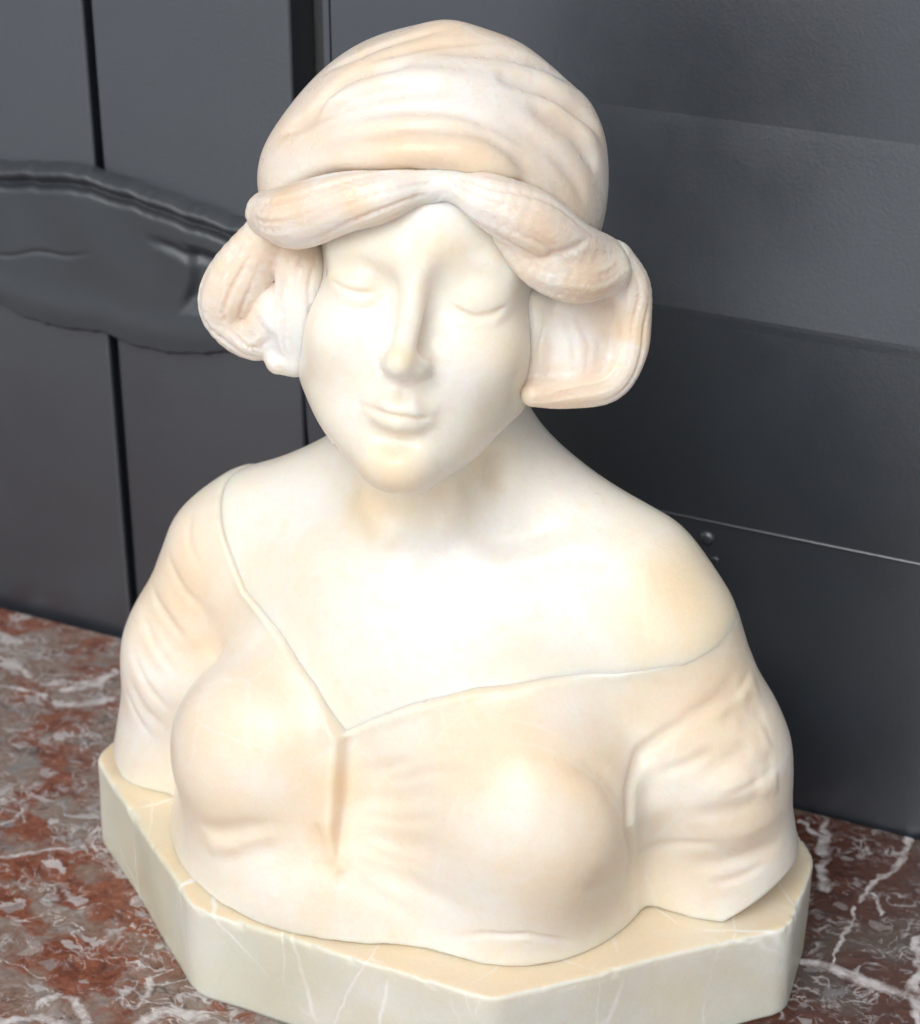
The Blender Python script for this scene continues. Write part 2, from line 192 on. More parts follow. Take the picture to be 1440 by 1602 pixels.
def chain(P, pts, k=None):                       # fat tapering strand: pts = (x, y, z, radius)
    d = None
    for p, q in zip(pts[:-1], pts[1:]):
        e = cone(P, p[:3], q[:3], p[3], q[3])
        d = e if d is None else np.minimum(d, e) if k is None else smin(d, e, k)
    return d
def carve(P, d, strokes):                        # brush strokes: (width, height, points); height > 0 raises, < 0 cuts
    for w, h, pts in strokes:
        pts = np.float32(pts); m = 2.6*w
        idx = np.nonzero(((P > pts.min(0)-m) & (P < pts.max(0)+m)).all(1))[0]
        if not len(idx): continue
        Q = P[idx]
        if len(pts) == 1:
            d2 = ((Q-pts[0])**2).sum(1); t = 1.0
        else:
            d2 = np.full(len(Q), 1e9, np.float32); n = len(pts)-1; tt = np.zeros(len(Q), np.float32)
            for i in range(n):
                v = pts[i+1]-pts[i]
                s = np.clip(((Q-pts[i]) @ v)/max(float(v @ v), 1e-6), 0, 1)
                e = ((Q-pts[i]-s[:, None]*v)**2).sum(1)
                b = e < d2; d2 = np.where(b, e, d2); tt = np.where(b, (i+s)/n, tt)
            t = np.clip(np.minimum(tt, 1-tt)*3, 0, 1); t = .08+.92*t*t*(3-2*t)
        d[idx] -= (h*t*np.exp(-d2/(w*w))).astype(np.float32)
    return d
def wob(P, f, seed):                             # cheap smooth noise
    r = np.random.RandomState(seed); s = 0
    for i in range(5):
        k = r.normal(size=3); k = k/np.linalg.norm(k)*f*(1+.45*i)
        s = s+np.sin(P @ np.float32(k)+r.uniform(0, 6.28))/(1+.5*i)
    return s/2.5
# ---------------------------------------------------------------- the figure
def f_head(U):
    X = U.copy(); X[:, 0] = np.abs(X[:, 0])      # the face is symmetric before the brush strokes
    d = ell(U, (0, 30, -8), (70, 84, 88))
    d = smin(d, ell(U, (0, 26, 30), (56, 46, 50)), 16)
    d = smin(d, ell(U, (0, -25, 25), (60, 68, 52)), 14)
    d = smin(d, cone(X, (43, -56, 20), (9, -97, 64), 22, 16), 18)
    d = smin(d, ell(U, (0, -66, 42), (44, 44, 42)), 16)
    d = smin(d, sph(U, (0, -99, 72), 14), 14)
    d = smin(d, sph(X, (35, -32, 50), 27), 16)
    d = smax(d, -ell(X, (29, 1, 93), (20, 12, 17)), 15)
    d = smin(d, cone(X, (10, 14, 73), (44, 14, 58), 7, 7), 18)
    d = smin(d, ell(X, (31, -2, 59.6), (19, 14.5, 16)), 7)
    n = cone(U, (.4, 10, 76.5), (-2.0, -35, 97.2), 6.8, 7)
    n = smin(n, sph(U, (-2.4, -39.2, 100), 7.2), 6)
    n = smin(n, ell(X, (8.0, -42, 88), (4.8, 4.6, 8)), 9)
    n = smin(n, ell(U, (-.8, -41.5, 86), (9, 5.8, 13)), 8)
    d = smin(d, n, 11)
    X = U.copy(); X[:, 0] = np.abs(X[:, 0]+.6)
    l = cone(X, (14, -66, 79.5), (5.5, -64.2, 86.8), 2, 3.4)
    l = smin(l, cone(X, (5.5, -64.2, 86.8), (0, -65, 87.8), 3.4, 3.4), 3)
    d = smin(d, l, 11)
    d = smin(d, cone(X, (8, -71.5, 81), (0, -73, 84.6), 3.4, 5), 10)
    d = smax(d, -ell(U, (0, -84.5, 92), (14, 4.5, 6.8)), 12)
    return d
def f_torso(P):
    d = ell(P, (12, 22, 120), (126, 84, 150))
    d = smin(d, ell(P, (-25, 0, 45), (115, 104, 90)), 30)
    d = smin(d, ell(P, (74, -5, 50), (68, 80, 84)), 20)
    d = smin(d, cone(P, (-98, 28, 197), (114, 34, 214), 42, 41), 40)
    d = smin(d, chain(P, ((-119, 24, 194, 40), (-142, 18, 128, 41), (-162, 20, 50, 41)), 20), 16)
    d = smin(d, chain(P, ((136, 31, 204, 40), (162, 35, 130, 39.2), (180, 40, 50, 37)), 20), 16)
    d = smin(d, cone(P, (146, 30, 150), (162, 33, 45), 30, 32), 14)
    d = smin(d, ell(P, (-60, -46, 117), (56, 48.5, 60)), 20)
    d = smin(d, ell(P, (88, -40, 120), (57, 49, 62)), 26)
    n = cone(P, (8, 34, 235), (8, 18, 350), 46, 41)
    d = smin(d, n, 30)
    d = smin(d, cone(P, (-20, 40, 278), (-98, 34, 224), 22, 22), 30)
    d = smin(d, cone(P, (26, 40, 288), (116, 38, 240), 22, 22), 30)
    return d
def f_body(P):
    d = np.full(len(P), 80, np.float32); e = d.copy(); z = P[:, 2]
    m = z > 286; d[m] = HS*f_head(to_head(P[m]))
    m = z < 410; e[m] = f_torso(P[m])+np.clip((-neckline(P[m])-3)*.5, 0, 9)   # the stone under the dress stays well inside it
    d = carve(P, smin(d, e, 10), BRUSH['body'])
    return np.maximum(d, 54-z+np.maximum(np.abs(P[:, 0]-4)-150, 0)*.4)
def neckline(P):                                 # > 0 above the edge of the dress
    x, y, z = P[:, 0], P[:, 1], P[:, 2]
    e = np.interp(x, NECK[0], NECK[1]).astype(np.float32)
    return (z-e)*.75
def f_dress(P):
    x, y, z = P[:, 0], P[:, 1], P[:, 2]
    fade = 1-.9*np.clip((x-98)/42, 0, 1)*np.clip((z-165)/30, 0, 1)      # the edge melts into the bare shoulder
    d = f_torso(P)-2.2*fade-.45*wob(P, .07, 3)
    sx = x-np.interp(z, FLAP[0], FLAP[1]).astype(np.float32)             # the left panel laps over the right one
    fz = np.clip((z-90)/22, 0, 1)*np.clip((176-z)/16, 0, 1)*(y < 0)
    step = np.clip(-sx/1.6, 0, 1); step = step*step*(3-2*step)
    d = d-fz*(5.2*step*np.exp(np.minimum(sx, 0)/13)+1.3*step*np.exp(-((sx+4)/2.6)**2)-1.2*np.exp(-((sx-1.5)/2.2)**2))
    d = carve(P, d, BRUSH['dress'])
    d = smax(d, neckline(P), 1.0+1.2*fade)
    hem = 50.2+.85*np.maximum(x-188, 0)+.5*np.maximum(-182-x, 0)+.6*wob(P, .22, 12)
    return smax(d, (hem-P[:, 2])*.8, 2)
def f_scarf(P):
    U = to_head(P); z = U[:, 2]
    d = ell(U, (-3, 52, -9), (97, 92, 96.5))
    e = np.where(z > 0, 36+40*(z/90)**2, 36+.3*z).astype(np.float32)
    d = smax(d, (e-U[:, 1])*.75, 5)
    return carve(P, HS*d-.4*wob(P, .08, 5), BRUSH['scarf'])
def smooth_lock(pts, n=5):                       # Catmull-Rom through the strand's points
    p = np.array(pts, float)
    if len(p) < 3: return [tuple(q) for q in p]
    e = np.concatenate([[2*p[0]-p[1]], p, [2*p[-1]-p[-2]]]); out = []
    for i in range(1, len(e)-2):
        for t in np.arange(n)/n:
            out.append(tuple(.5*(2*e[i]+(e[i+1]-e[i-1])*t+(2*e[i-1]-5*e[i]+4*e[i+1]-e[i+2])*t*t+(3*e[i]-e[i-1]-3*e[i+1]+e[i+2])*t**3)))
    return out+[tuple(p[-1])]
def strand(P, pts, lines, amp):                  # a lock: tapering tube with hair lines running along it
    pts = smooth_lock(pts); N = len(pts)-1
    d = np.full(len(P), 1e9, np.float32); ph = np.zeros(len(P), np.float32); ts = ph.copy()
    for i, (p, q) in enumerate(zip(pts[:-1], pts[1:])):
        a = np.float32(p[:3]); v = np.float32(q[:3])-a; L = float(v @ v)
        if L < 1e-6: continue
        s = np.clip(((P-a) @ v)/L, 0, 1); Q = P-a-s[:, None]*v
        e = np.sqrt((Q*Q).sum(1))-(p[3]+(q[3]-p[3])*s); m = e < d
        u = v/math.sqrt(L); n1 = np.cross(u, (0, 0, 1.0)); n1 = n1/(np.linalg.norm(n1)+1e-6); n2 = np.cross(n1, u)
        d = np.where(m, e, d); ts = np.where(m, (i+s)/N, ts)
        if amp: ph = np.where(m, np.arctan2(Q @ np.float32(n1), Q @ np.float32(n2)), ph)
    if amp:
        wv = ph*lines+2.2*np.sin(ts*5+lines)+1.1*np.sin(ts*13)
        k = np.sin(wv)+.6*np.sin(wv*2.3+1.7+ts*4)
        near = np.clip(1-np.abs(d)/9, 0, 1)*np.clip(ts*6, 0, 1)*np.clip((1-ts)*6, .3, 1)*np.clip(1.25-np.abs(ph)*.45, 0, 1)
        d = d-amp*near*(k-.5*np.abs(k))*(.6+.4*np.sin(ph*3+ts*9))
    return d.astype(np.float32)
LINES = {0: (9, .75), 1: (10, .75), 2: (8, .7), 3: (8, .8), 4: (0, 0), 5: (7, .5), 6: (11, .8), 7: (6, .5), 8: (9, .7), 9: (5, .6)}
def f_hair(P, which=None):
    U = to_head(P); d = None
    for i, s in enumerate(LOCKS):
        if which is not None and i not in which: continue
        e = strand(U, s, *LINES.get(i, (0, 0)))
        d = e if d is None else smin(d, e, 5)
    return carve(P, HS*d-.3*wob(P, .13, 8), BRUSH['hair'])
# ---------------------------------------------------------------- from distance to mesh
def mesh_sdf(f, lo, hi, h, polish=2):
    lo = np.float32(lo); n = np.ceil((np.float32(hi)-lo)/h).astype(int); B = 8
    nb = -(-n//B); n = nb*B+1
    g = np.stack(np.meshgrid(*[np.arange(k) for k in nb], indexing='ij'), -1).reshape(-1, 3)
    c = (lo+(g*B+B/2)*h).astype(np.float32)
    dc = f(c); near = np.abs(dc) < B*h*.87*1.5+4
    D = np.repeat(np.repeat(np.repeat(np.where(dc > 0, 99, -99).astype(np.float32).reshape(nb), B, 0), B, 1), B, 2)
    D = np.pad(D, ((0, 1),)*3, mode='edge')
    loc = np.stack(np.meshgrid(*[np.arange(B+1)]*3, indexing='ij'), -1).reshape(-1, 3)
    g = g[near]*B
    for i in range(0, len(g), 300):
        q = (g[i:i+300, None]+loc[None]).reshape(-1, 3)
        D[q[:, 0], q[:, 1], q[:, 2]] = f((lo+q*h).astype(np.float32))
    S = D < 0
    cs = [S[a:n[0]-1+a, b:n[1]-1+b, e:n[2]-1+e] for a in (0, 1) for b in (0, 1) for e in (0, 1)]
    cnt = sum(s.astype(np.int8) for s in cs)
    ijk = np.argwhere((cnt > 0) & (cnt < 8))
    cid = np.full(tuple(n-1), -1, np.int32); cid[tuple(ijk.T)] = np.arange(len(ijk))
    off = np.array([(a, b, e) for a in (0, 1) for b in (0, 1) for e in (0, 1)])
    cv = np.stack([D[tuple((ijk+o).T)] for o in off], 1)
    acc = np.zeros((len(ijk), 3), np.float32); num = np.zeros(len(ijk), np.float32)
    for a in range(8):
        for b in range(a+1, 8):
            if np.abs(off[a]-off[b]).sum() != 1: continue
            m = (cv[:, a] < 0) != (cv[:, b] < 0)
            t = np.clip(cv[m, a]/(cv[m, a]-cv[m, b]), 0, 1)
            acc[m] += off[a]+t[:, None]*(off[b]-off[a]); num[m] += 1
    V = lo+(ijk+acc/num[:, None])*h
    faces = []
    for ax in range(3):
        u, v = [(1, 2), (2, 0), (0, 1)][ax]
        sl = [slice(1, n[k]-1) for k in range(3)]; sl[ax] = slice(0, n[ax]-1); sh = list(sl); sh[ax] = slice(1, n[ax])
        A, Bq = S[tuple(sl)], S[tuple(sh)]
        e = np.argwhere(A != Bq); e0 = e.copy()
        for k in range(3):
            if k != ax: e0[:, k] += 1
        q = []
        for du, dv in ((1, 1), (0, 1), (0, 0), (1, 0)):
            w = e0.copy(); w[:, u] -= du; w[:, v] -= dv; q.append(cid[tuple(w.T)])
        q = np.stack(q, 1); flip = ~A[tuple(e.T)]
        q[flip] = q[flip][:, ::-1]; faces.append(q)
    F = np.concatenate(faces); V = V.astype(np.float32)
    eps = .4*h
    for _ in range(polish):
        d = f(V); G = np.stack([f(V+np.float32(eps)*np.eye(3, dtype=np.float32)[k])-f(V-np.float32(eps)*np.eye(3, dtype=np.float32)[k]) for k in range(3)], 1)/(2*eps)
        s = d/np.maximum((G*G).sum(1), .2)
        V = V-np.clip(s, -.5*h, .5*h)[:, None]*G
    return V, F
# ---------------------------------------------------------------- materials
def mat(name, rough=.4):
    m = bpy.data.materials.new(name); m.use_nodes = True; nt = m.node_tree
    b = nt.nodes['Principled BSDF']; b.inputs['Roughness'].default_value = rough
    return m, nt, b
class G:                                          # small node-graph helper
    def __init__(s, nt):
        s.nt = nt; s.tc = nt.nodes.new('ShaderNodeTexCoord')
    def new(s, t, **kw):
        n = s.nt.nodes.new(t)
        for k, v in kw.items(): setattr(n, k, v)
        return n
    def put(s, sock, v):
        if hasattr(v, 'is_linked'): s.nt.links.new(v, sock)
        elif isinstance(v, (tuple, list)) and len(v) == 3 and sock.type == 'RGBA': sock.default_value = (*v, 1)
        else: sock.default_value = v
    def obj(s): return s.tc.outputs['Object']
    def mapv(s, scale=(1, 1, 1), rot=(0, 0, 0), loc=(0, 0, 0), v=None):
        n = s.new('ShaderNodeMapping'); s.put(n.inputs['Vector'], v or s.obj())
        n.inputs['Scale'].default_value = scale; n.inputs['Rotation'].default_value = rot; n.inputs['Location'].default_value = loc
        return n.outputs[0]
    def noise(s, scale, detail=4, rough=.55, dist=0, v=None, out='Fac'):
        n = s.new('ShaderNodeTexNoise'); s.put(n.inputs['Vector'], v or s.obj())
        for k, x in (('Scale', scale), ('Detail', detail), ('Roughness', rough), ('Distortion', dist)): n.inputs[k].default_value = x
        return n.outputs[out]
    def vor(s, scale, feature='F1', v=None, out='Distance', rnd=1):
        n = s.new('ShaderNodeTexVoronoi', feature=feature); s.put(n.inputs['Vector'], v or s.obj()); n.inputs['Scale'].default_value = scale
        n.inputs['Randomness'].default_value = rnd
        return n.outputs[out]
    def ramp(s, f, *stops):
        n = s.new('ShaderNodeValToRGB'); s.put(n.inputs[0], f); e = n.color_ramp.elements
        while len(e) < len(stops): e.new(.5)
        for el, (p, c) in zip(e, stops): el.position = p; el.color = (*c, 1) if isinstance(c, tuple) else (c, c, c, 1)
        return n.outputs[0]
    def mix(s, f, a, b, mode='MIX'):
        n = s.new('ShaderNodeMix', data_type='RGBA', blend_type=mode)
        s.put(n.inputs[0], f); s.put(n.inputs[6], a); s.put(n.inputs[7], b); return n.outputs[2]
    def math(s, op, a, b=0.0):
        n = s.new('ShaderNodeMath', operation=op); s.put(n.inputs[0], a); s.put(n.inputs[1], b); return n.outputs[0]
    def band(s, f, c, w):                         # 1 where f is close to c
        return s.ramp(s.math('ABSOLUTE', s.math('SUBTRACT', f, c)), (0, 1.0), (w, 0.0))
    def warp(s, amt, scale, v=None):
        n = s.noise(scale, 3, v=v, out='Color'); q = s.new('ShaderNodeVectorMath', operation='SUBTRACT'); s.put(q.inputs[0], n); q.inputs[1].default_value = (.5, .5, .5)
        m = s.new('ShaderNodeVectorMath', operation='SCALE'); s.put(m.inputs[0], q.outputs[0]); m.inputs['Scale'].default_value = amt
        a = s.new('ShaderNodeVectorMath', operation='ADD'); s.put(a.inputs[0], v or s.obj()); s.put(a.inputs[1], m.outputs[0]); return a.outputs[0]
    def bump(s, b, h, dist, strength=1.0, nrm=None):
        n = s.new('ShaderNodeBump'); s.put(n.inputs['Height'], h); n.inputs['Distance'].default_value = dist; n.inputs['Strength'].default_value = strength
        if nrm: s.put(n.inputs['Normal'], nrm)
        s.put(b.inputs['Normal'], n.outputs[0]); return n.outputs[0]
def alabaster(name, white, cream, honey, honey_amt, rough, vein=.5, sss=.6, chisel=0.0, stretch=(1, 1, 1), warm=None, stains_and_light=()):
    m, nt, b = mat(name, rough); g = G(nt)
    w = g.warp(.03, 9)
    cloud = g.noise(9, 3, .5, .2, g.mapv(stretch, v=w)); blot = g.noise(12, 4, .55, .3, g.mapv(stretch, loc=(3, 1, 7), v=w))
    c = g.mix(g.ramp(cloud, (.34, 0.0), (.66, 1.0)), cream, white)
    c = g.mix(g.math('MULTIPLY', g.ramp(blot, (.46, 0.0), (.72, 1.0)), honey_amt), c, honey)
    sw = g.warp(.022, 38, g.warp(.03, 16))
    for x, y, z, r, k in stains_and_light:                  # honey and white clouds; some paint in warm neck shade and chest glare
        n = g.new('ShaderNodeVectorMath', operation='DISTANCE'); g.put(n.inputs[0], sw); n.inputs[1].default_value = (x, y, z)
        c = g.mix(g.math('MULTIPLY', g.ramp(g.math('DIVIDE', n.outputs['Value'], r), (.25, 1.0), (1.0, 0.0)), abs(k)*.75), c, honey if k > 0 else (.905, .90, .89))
    fine = g.noise(120, 3, .6, .5); c = g.mix(g.math('MULTIPLY', g.ramp(fine, (.5, 0.0), (.75, 1.0)), .22), c, honey)
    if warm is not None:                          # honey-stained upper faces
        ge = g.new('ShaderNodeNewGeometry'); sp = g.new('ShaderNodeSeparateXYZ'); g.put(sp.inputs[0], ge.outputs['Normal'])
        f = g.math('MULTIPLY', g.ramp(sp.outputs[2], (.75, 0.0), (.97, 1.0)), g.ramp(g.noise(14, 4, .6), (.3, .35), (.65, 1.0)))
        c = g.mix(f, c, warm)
    v1 = g.ramp(g.vor(9, 'DISTANCE_TO_EDGE', g.mapv((1, 1, .6), (R(20), R(25), 0), v=g.warp(.010, 35))), (.0, 1.0), (.016, 0.0))
    v2 = g.ramp(g.vor(17, 'DISTANCE_TO_EDGE', g.mapv((1, 1, .5), (R(-30), R(15), 0), (5, 2, 9), v=g.warp(.008, 50))), (.0, .8), (.014, 0.0))
    vn = g.math('MULTIPLY', g.math('MAXIMUM', v1, v2), vein)
    vn = g.math('MULTIPLY', vn, g.ramp(g.noise(22, 2), (.4, 0.0), (.6, 1.0)))
    c = g.mix(vn, c, (.93, .92, .90))
    pits = g.ramp(g.vor(260), (.06, 1.0), (.11, 0.0)); pits = g.math('MULTIPLY', pits, g.ramp(g.noise(60, 2), (.58, 0.0), (.62, 1.0)))
    c = g.mix(pits, c, (.95, .94, .92))
    sugar = g.noise(520, 1, .7); c = g.mix(.05, c, g.ramp(sugar, (.35, (.62, .55, .45)), (.65, (.98, .96, .93))))
    nick = g.math('MULTIPLY', g.ramp(g.vor(75, 'F1', g.mapv((1, 1, .35), (R(35), R(40), 0))), (.05, 1.0), (.08, 0.0)), g.ramp(g.noise(23, 2), (.60, 0.0), (.64, .4))); c = g.mix(nick, c, (.95, .94, .92))
    g.put(b.inputs['Base Color'], c)
    b.inputs['Subsurface Weight'].default_value = sss; b.inputs['Subsurface Radius'].default_value = (1, .52, .24); b.inputs['Subsurface Scale'].default_value = .0125
    b.inputs['IOR'].default_value = 1.5
    g.put(b.inputs['Roughness'], g.math('ADD', g.math('MULTIPLY', g.noise(40, 4), .22), rough-.11))
    h = g.math('ADD', g.noise(70, 3, .55), g.math('MULTIPLY', g.noise(330, 2, .65), .28))
    if chisel: h = g.math('ADD', g.math('MULTIPLY', h, .6), g.math('MULTIPLY', g.noise(230, 2, .6, .6, g.mapv(stretch)), chisel))
    g.bump(b, h, .0009+.0008*chisel, .55)
    return m
M_SKIN = alabaster('alabaster_skin', (.915, .875, .81), (.905, .83, .705), (.87, .69, .43), .4, .32, .25, stains_and_light=STAINS_AND_LIGHT['body'])
M_DRESS = alabaster('alabaster_dress', (.905, .86, .79), (.89, .79, .65), (.86, .66, .44), .6, .32, .28, stains_and_light=STAINS_AND_LIGHT['dress'])
M_SCARF = alabaster('alabaster_scarf', (.905, .845, .785), (.88, .755, .64), (.85, .64, .43), .55, .28, .3, chisel=.2, stretch=(.6, .6, 2.2), stains_and_light=STAINS_AND_LIGHT['scarf'])
M_HAIR = alabaster('alabaster_hair', (.905, .865, .825), (.88, .77, .665), (.84, .60, .38), .6, .34, .3, chisel=.6, stretch=(.8, .8, 1.4), stains_and_light=STAINS_AND_LIGHT['hair'])
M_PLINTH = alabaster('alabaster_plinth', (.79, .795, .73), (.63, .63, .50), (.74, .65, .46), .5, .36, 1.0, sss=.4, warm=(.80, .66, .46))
def paint(name, col, rough=.42, grain=1.0, lump=.3):
    m, nt, b = mat(name, rough); g = G(nt)
    c = g.mix(g.ramp(g.noise(6, 5, .6), (.3, 0.0), (.7, 1.0)), tuple(x*.86 for x in col), tuple(x*1.14 for x in col))
    g.put(b.inputs['Base Color'], g.mix(g.math('MULTIPLY', g.ramp(g.noise(45, 6, .7), (.55, 0.0), (.8, 1.0)), .25), c, tuple(x*1.5 for x in col)))
    g.put(b.inputs['Roughness'], g.math('ADD', g.math('MULTIPLY', g.noise(25, 5, .6), .2), rough-.1))
    h = g.math('ADD', g.math('MULTIPLY', g.noise(420, 3, .6), .35*grain), g.math('MULTIPLY', g.noise(30, 4, .6, .4, g.mapv((1, 1, .35))), lump))
    g.bump(b, h, .0012, .6); b.inputs['IOR'].default_value = 2.3; b.inputs['Specular Tint'].default_value = (.91, .955, 1, 1)
    return m
M_PLANK = paint('grey_plank_paint', (.019, .024, .033), .36)
M_BOARD = paint('grey_board_paint', (.017, .024, .035), .36, .6)
M_SLAB = paint('grey_slab_paint', (.034, .040, .048), .5, .7, .4); M_SLAB.node_tree.nodes['Principled BSDF'].inputs['IOR'].default_value = 1.75
M_GAP = paint('dark_backing_paint', (.012, .012, .012), .7)
def red_marble(lines):
    m, nt, b = mat('red_marble', .2); g = G(nt)
    w = g.warp(.026, 30); w2 = g.warp(.014, 85, w)
    E = g.mapv((1, 1.35, 1), (0, 0, R(-16)), v=w2)
    sx = g.new('ShaderNodeSeparateXYZ'); g.put(sx.inputs[0], g.obj())
    side = g.ramp(g.math('ADD', sx.outputs[0], g.math('MULTIPLY', g.noise(7, 4), .22)), (.16, 0.0), (.30, 1.0))   # browner stone at the right; the dimmer light there is painted in too
    c = g.ramp(g.noise(32, 8, .70, .9, E), (.30, (.10, .05, .036)), (.43, (.22, .145, .115)), (.54, (.25, .20, .175)), (.66, (.22, .215, .215)), (.78, (.13, .13, .135)))
    cell = g.vor(28, 'SMOOTH_F1', E, 'Color'); sep = g.new('ShaderNodeSeparateColor'); g.put(sep.inputs[0], cell)
    red = g.ramp(g.noise(80, 6, .7, .8, E), (.3, (.085, .020, .010)), (.5, (.20, .060, .030)), (.7, (.30, .115, .07)))
    fr = g.math('ADD', g.math('MULTIPLY', sep.outputs[0], .6), g.math('MULTIPLY', g.noise(22, 8, .70, 1.0, w), .9))
    fr = g.math('ADD', fr, g.math('MULTIPLY', side, .10))
    c = g.mix(g.math('MULTIPLY', g.ramp(fr, (.68, 0.0), (.82, 1.0)), .92), c, red)
    c = g.mix(g.math('MULTIPLY', g.ramp(g.noise(58, 6, .72, .8, g.mapv((1, 1.3, 1), loc=(3, 3, 3), v=w)), (.58, 0.0), (.68, 1.0)), .7), c, (.06, .03, .024))
    c = g.mix(side, c, g.mix(1.0, c, (.36, .30, .27), 'MULTIPLY'))
    swirl = g.band(g.noise(22, 5, .6, 2.2, g.mapv((1, 1.5, 1), (0, 0, R(18)), (9, 4, 2), v=w)), .5, .030)
    c = g.mix(g.math('MULTIPLY', swirl, g.ramp(g.noise(26, 4, v=g.mapv(loc=(9, 4, 2))), (.50, 0.0), (.60, .8))), c, (.50, .49, .50))
    cell2 = g.vor(88, 'F1', g.mapv((1, 1.7, 1), (0, 0, R(24)), v=w2), 'Color'); s2 = g.new('ShaderNodeSeparateColor'); g.put(s2.inputs[0], cell2)
    pale = g.ramp(s2.outputs[2], (0.0, (.18, .18, .19)), (.5, (.38, .36, .36)), (1, (.60, .59, .60)))
    c = g.mix(g.math('MULTIPLY', g.ramp(g.math('SUBTRACT', s2.outputs[1], g.math('MULTIPLY', side, .07)), (.87, 0.0), (.92, 1.0)), .65), c, pale)
    rv = g.vor(36, 'F1', g.mapv((1, 1.5, 1), (0, 0, R(12)), (4, 2, 0), v=w2)); rm = g.ramp(g.noise(24, 3, v=g.mapv(loc=(1, 8, 2))), (.52, 0.0), (.60, .8))
    c = g.mix(g.math('MULTIPLY', g.band(rv, .34, .05), rm), c, (.44, .43, .45))
    c = g.mix(g.math('MULTIPLY', g.band(rv, .44, .03), rm), c, (.05, .045, .045))
    for sc, wd, lo, thr, k in ((9, .010, (2, 3, 1), .50, .9), (17, .008, (6, 1, 4), .52, .8), (44, .010, (9, 4, 2), .56, .5)):
        vein = g.band(g.noise(sc, 5, .65, .8, g.mapv((1, 1.5, 1), (0, 0, R(30)), lo, v=w)), .5, wd)
        c = g.mix(g.math('MULTIPLY', vein, g.ramp(g.noise(sc*1.7, 3, v=g.mapv(loc=lo)), (thr, 0.0), (thr+.08, k))), c, (.62, .60, .60))
    cl = g.ramp(g.noise(14, 7, .70, 1.0, g.mapv((1, 1.4, 1), loc=(7, 1, 3), v=w)), (.60, 0.0), (.67, 1.0))
    c = g.mix(g.math('MULTIPLY', cl, g.math('SUBTRACT', .85, g.math('MULTIPLY', side, .75))), c, g.ramp(g.noise(100, 5, .7, .8, w), (.35, (.25, .24, .24)), (.6, (.62, .60, .61))))
    lw = g.warp(.008, 120, g.warp(.013, 30)); vm = None     # the long white calcite veins
    wn_ = g.math('ADD', .55, g.math('MULTIPLY', g.noise(70, 4), .9))
    for x0, y0, x1, y1, wd in lines:
        q = g.new('ShaderNodeVectorMath', operation='SUBTRACT'); g.put(q.inputs[0], lw); q.inputs[1].default_value = (x0, y0, 0)
        qf = g.new('ShaderNodeVectorMath', operation='MULTIPLY'); g.put(qf.inputs[0], q.outputs[0]); qf.inputs[1].default_value = (1, 1, 0)
        dt = g.new('ShaderNodeVectorMath', operation='DOT_PRODUCT'); g.put(dt.inputs[0], qf.outputs[0]); L2 = (x1-x0)**2+(y1-y0)**2
        dt.inputs[1].default_value = ((x1-x0)/L2, (y1-y0)/L2, 0)
        cl_ = g.new('ShaderNodeClamp'); g.put(cl_.inputs[0], dt.outputs['Value'])
        sc_ = g.new('ShaderNodeVectorMath', operation='SCALE'); sc_.inputs[0].default_value = (x1-x0, y1-y0, 0); g.put(sc_.inputs['Scale'], cl_.outputs[0])
        ds = g.new('ShaderNodeVectorMath', operation='DISTANCE'); g.put(ds.inputs[0], qf.outputs[0]); g.put(ds.inputs[1], sc_.outputs[0]); wd *= .8
        k = g.ramp(g.math('DIVIDE', ds.outputs['Value'], g.math('MULTIPLY', wn_, wd)), (.40, 1.0), (1.0, 0.0))
        vm = k if vm is None else g.math('MAXIMUM', vm, k)
    c = g.mix(g.math('MULTIPLY', vm, g.ramp(g.noise(60, 5, .65), (.35, .15), (.52, .9))), c, g.ramp(g.noise(110, 4, .65), (.35, (.42, .38, .37)), (.6, (.68, .66, .67))))
    c = g.mix(.7, c, g.ramp(g.noise(190, 6, .75, .4, w), (.3, (.35, .33, .32)), (.5, (.5, .5, .5)), (.72, (.78, .77, .76))), 'OVERLAY')
    g.put(b.inputs['Base Color'], c)
    g.put(b.inputs['Roughness'], g.math('ADD', g.math('MULTIPLY', g.noise(50, 4), .16), .10))
    g.bump(b, g.noise(160, 4, .6), .0006, .35)
    return m
M_TABLE = red_marble(VEINS)
def pavement_mat():
    m, nt, b = mat('pavement_stone', .8); g = G(nt)
    g.put(b.inputs['Base Color'], g.ramp(g.noise(8, 6, .6), (.3, (.54, .56, .59)), (.7, (.62, .64, .67)))); return m
# ---------------------------------------------------------------- objects
SPOT = Vector((-.029, .012, 0)); TURN = -R(25)    # where the bust stands and how it, the table and the wall are turned
def link(name, me, material=None, parent=None):
    o = bpy.data.objects.new(name, me); C.objects.link(o)
    if material: me.materials.append(material)
    if parent: o.parent = parent
    return o
def empty(name, label, cat):
    o = bpy.data.objects.new(name, None); C.objects.link(o); o.location = SPOT; o.rotation_euler = (0, 0, TURN)
    o['label'] = label; o['category'] = cat; return o
def mesh_np(name, V, F, smooth=True):
    m = bpy.data.meshes.new(name); k = F.shape[1]
    m.vertices.add(len(V)); m.vertices.foreach_set('co', np.ascontiguousarray(V, np.float32).ravel())
    m.loops.add(F.size); m.loops.foreach_set('vertex_index', np.ascontiguousarray(F, np.int32).ravel())
    m.polygons.add(len(F)); m.polygons.foreach_set('loop_start', np.arange(0, F.size, k, dtype=np.int32))
    m.update(); m.validate()
    if smooth: m.shade_smooth()
    return m
def carved(name, f, lo, hi, h, material, parent, label=None):
    V, F = mesh_sdf(f, lo, hi, h)
    V = V*.001; V[:, 2] += .010
    o = link(name, mesh_np(name, V, F), material, parent)
    if label: o['label'] = label
    return o
bust = empty('alabaster_bust', 'cream alabaster bust of a woman with downcast eyes and headscarf on its own stone plinth', 'sculpture')
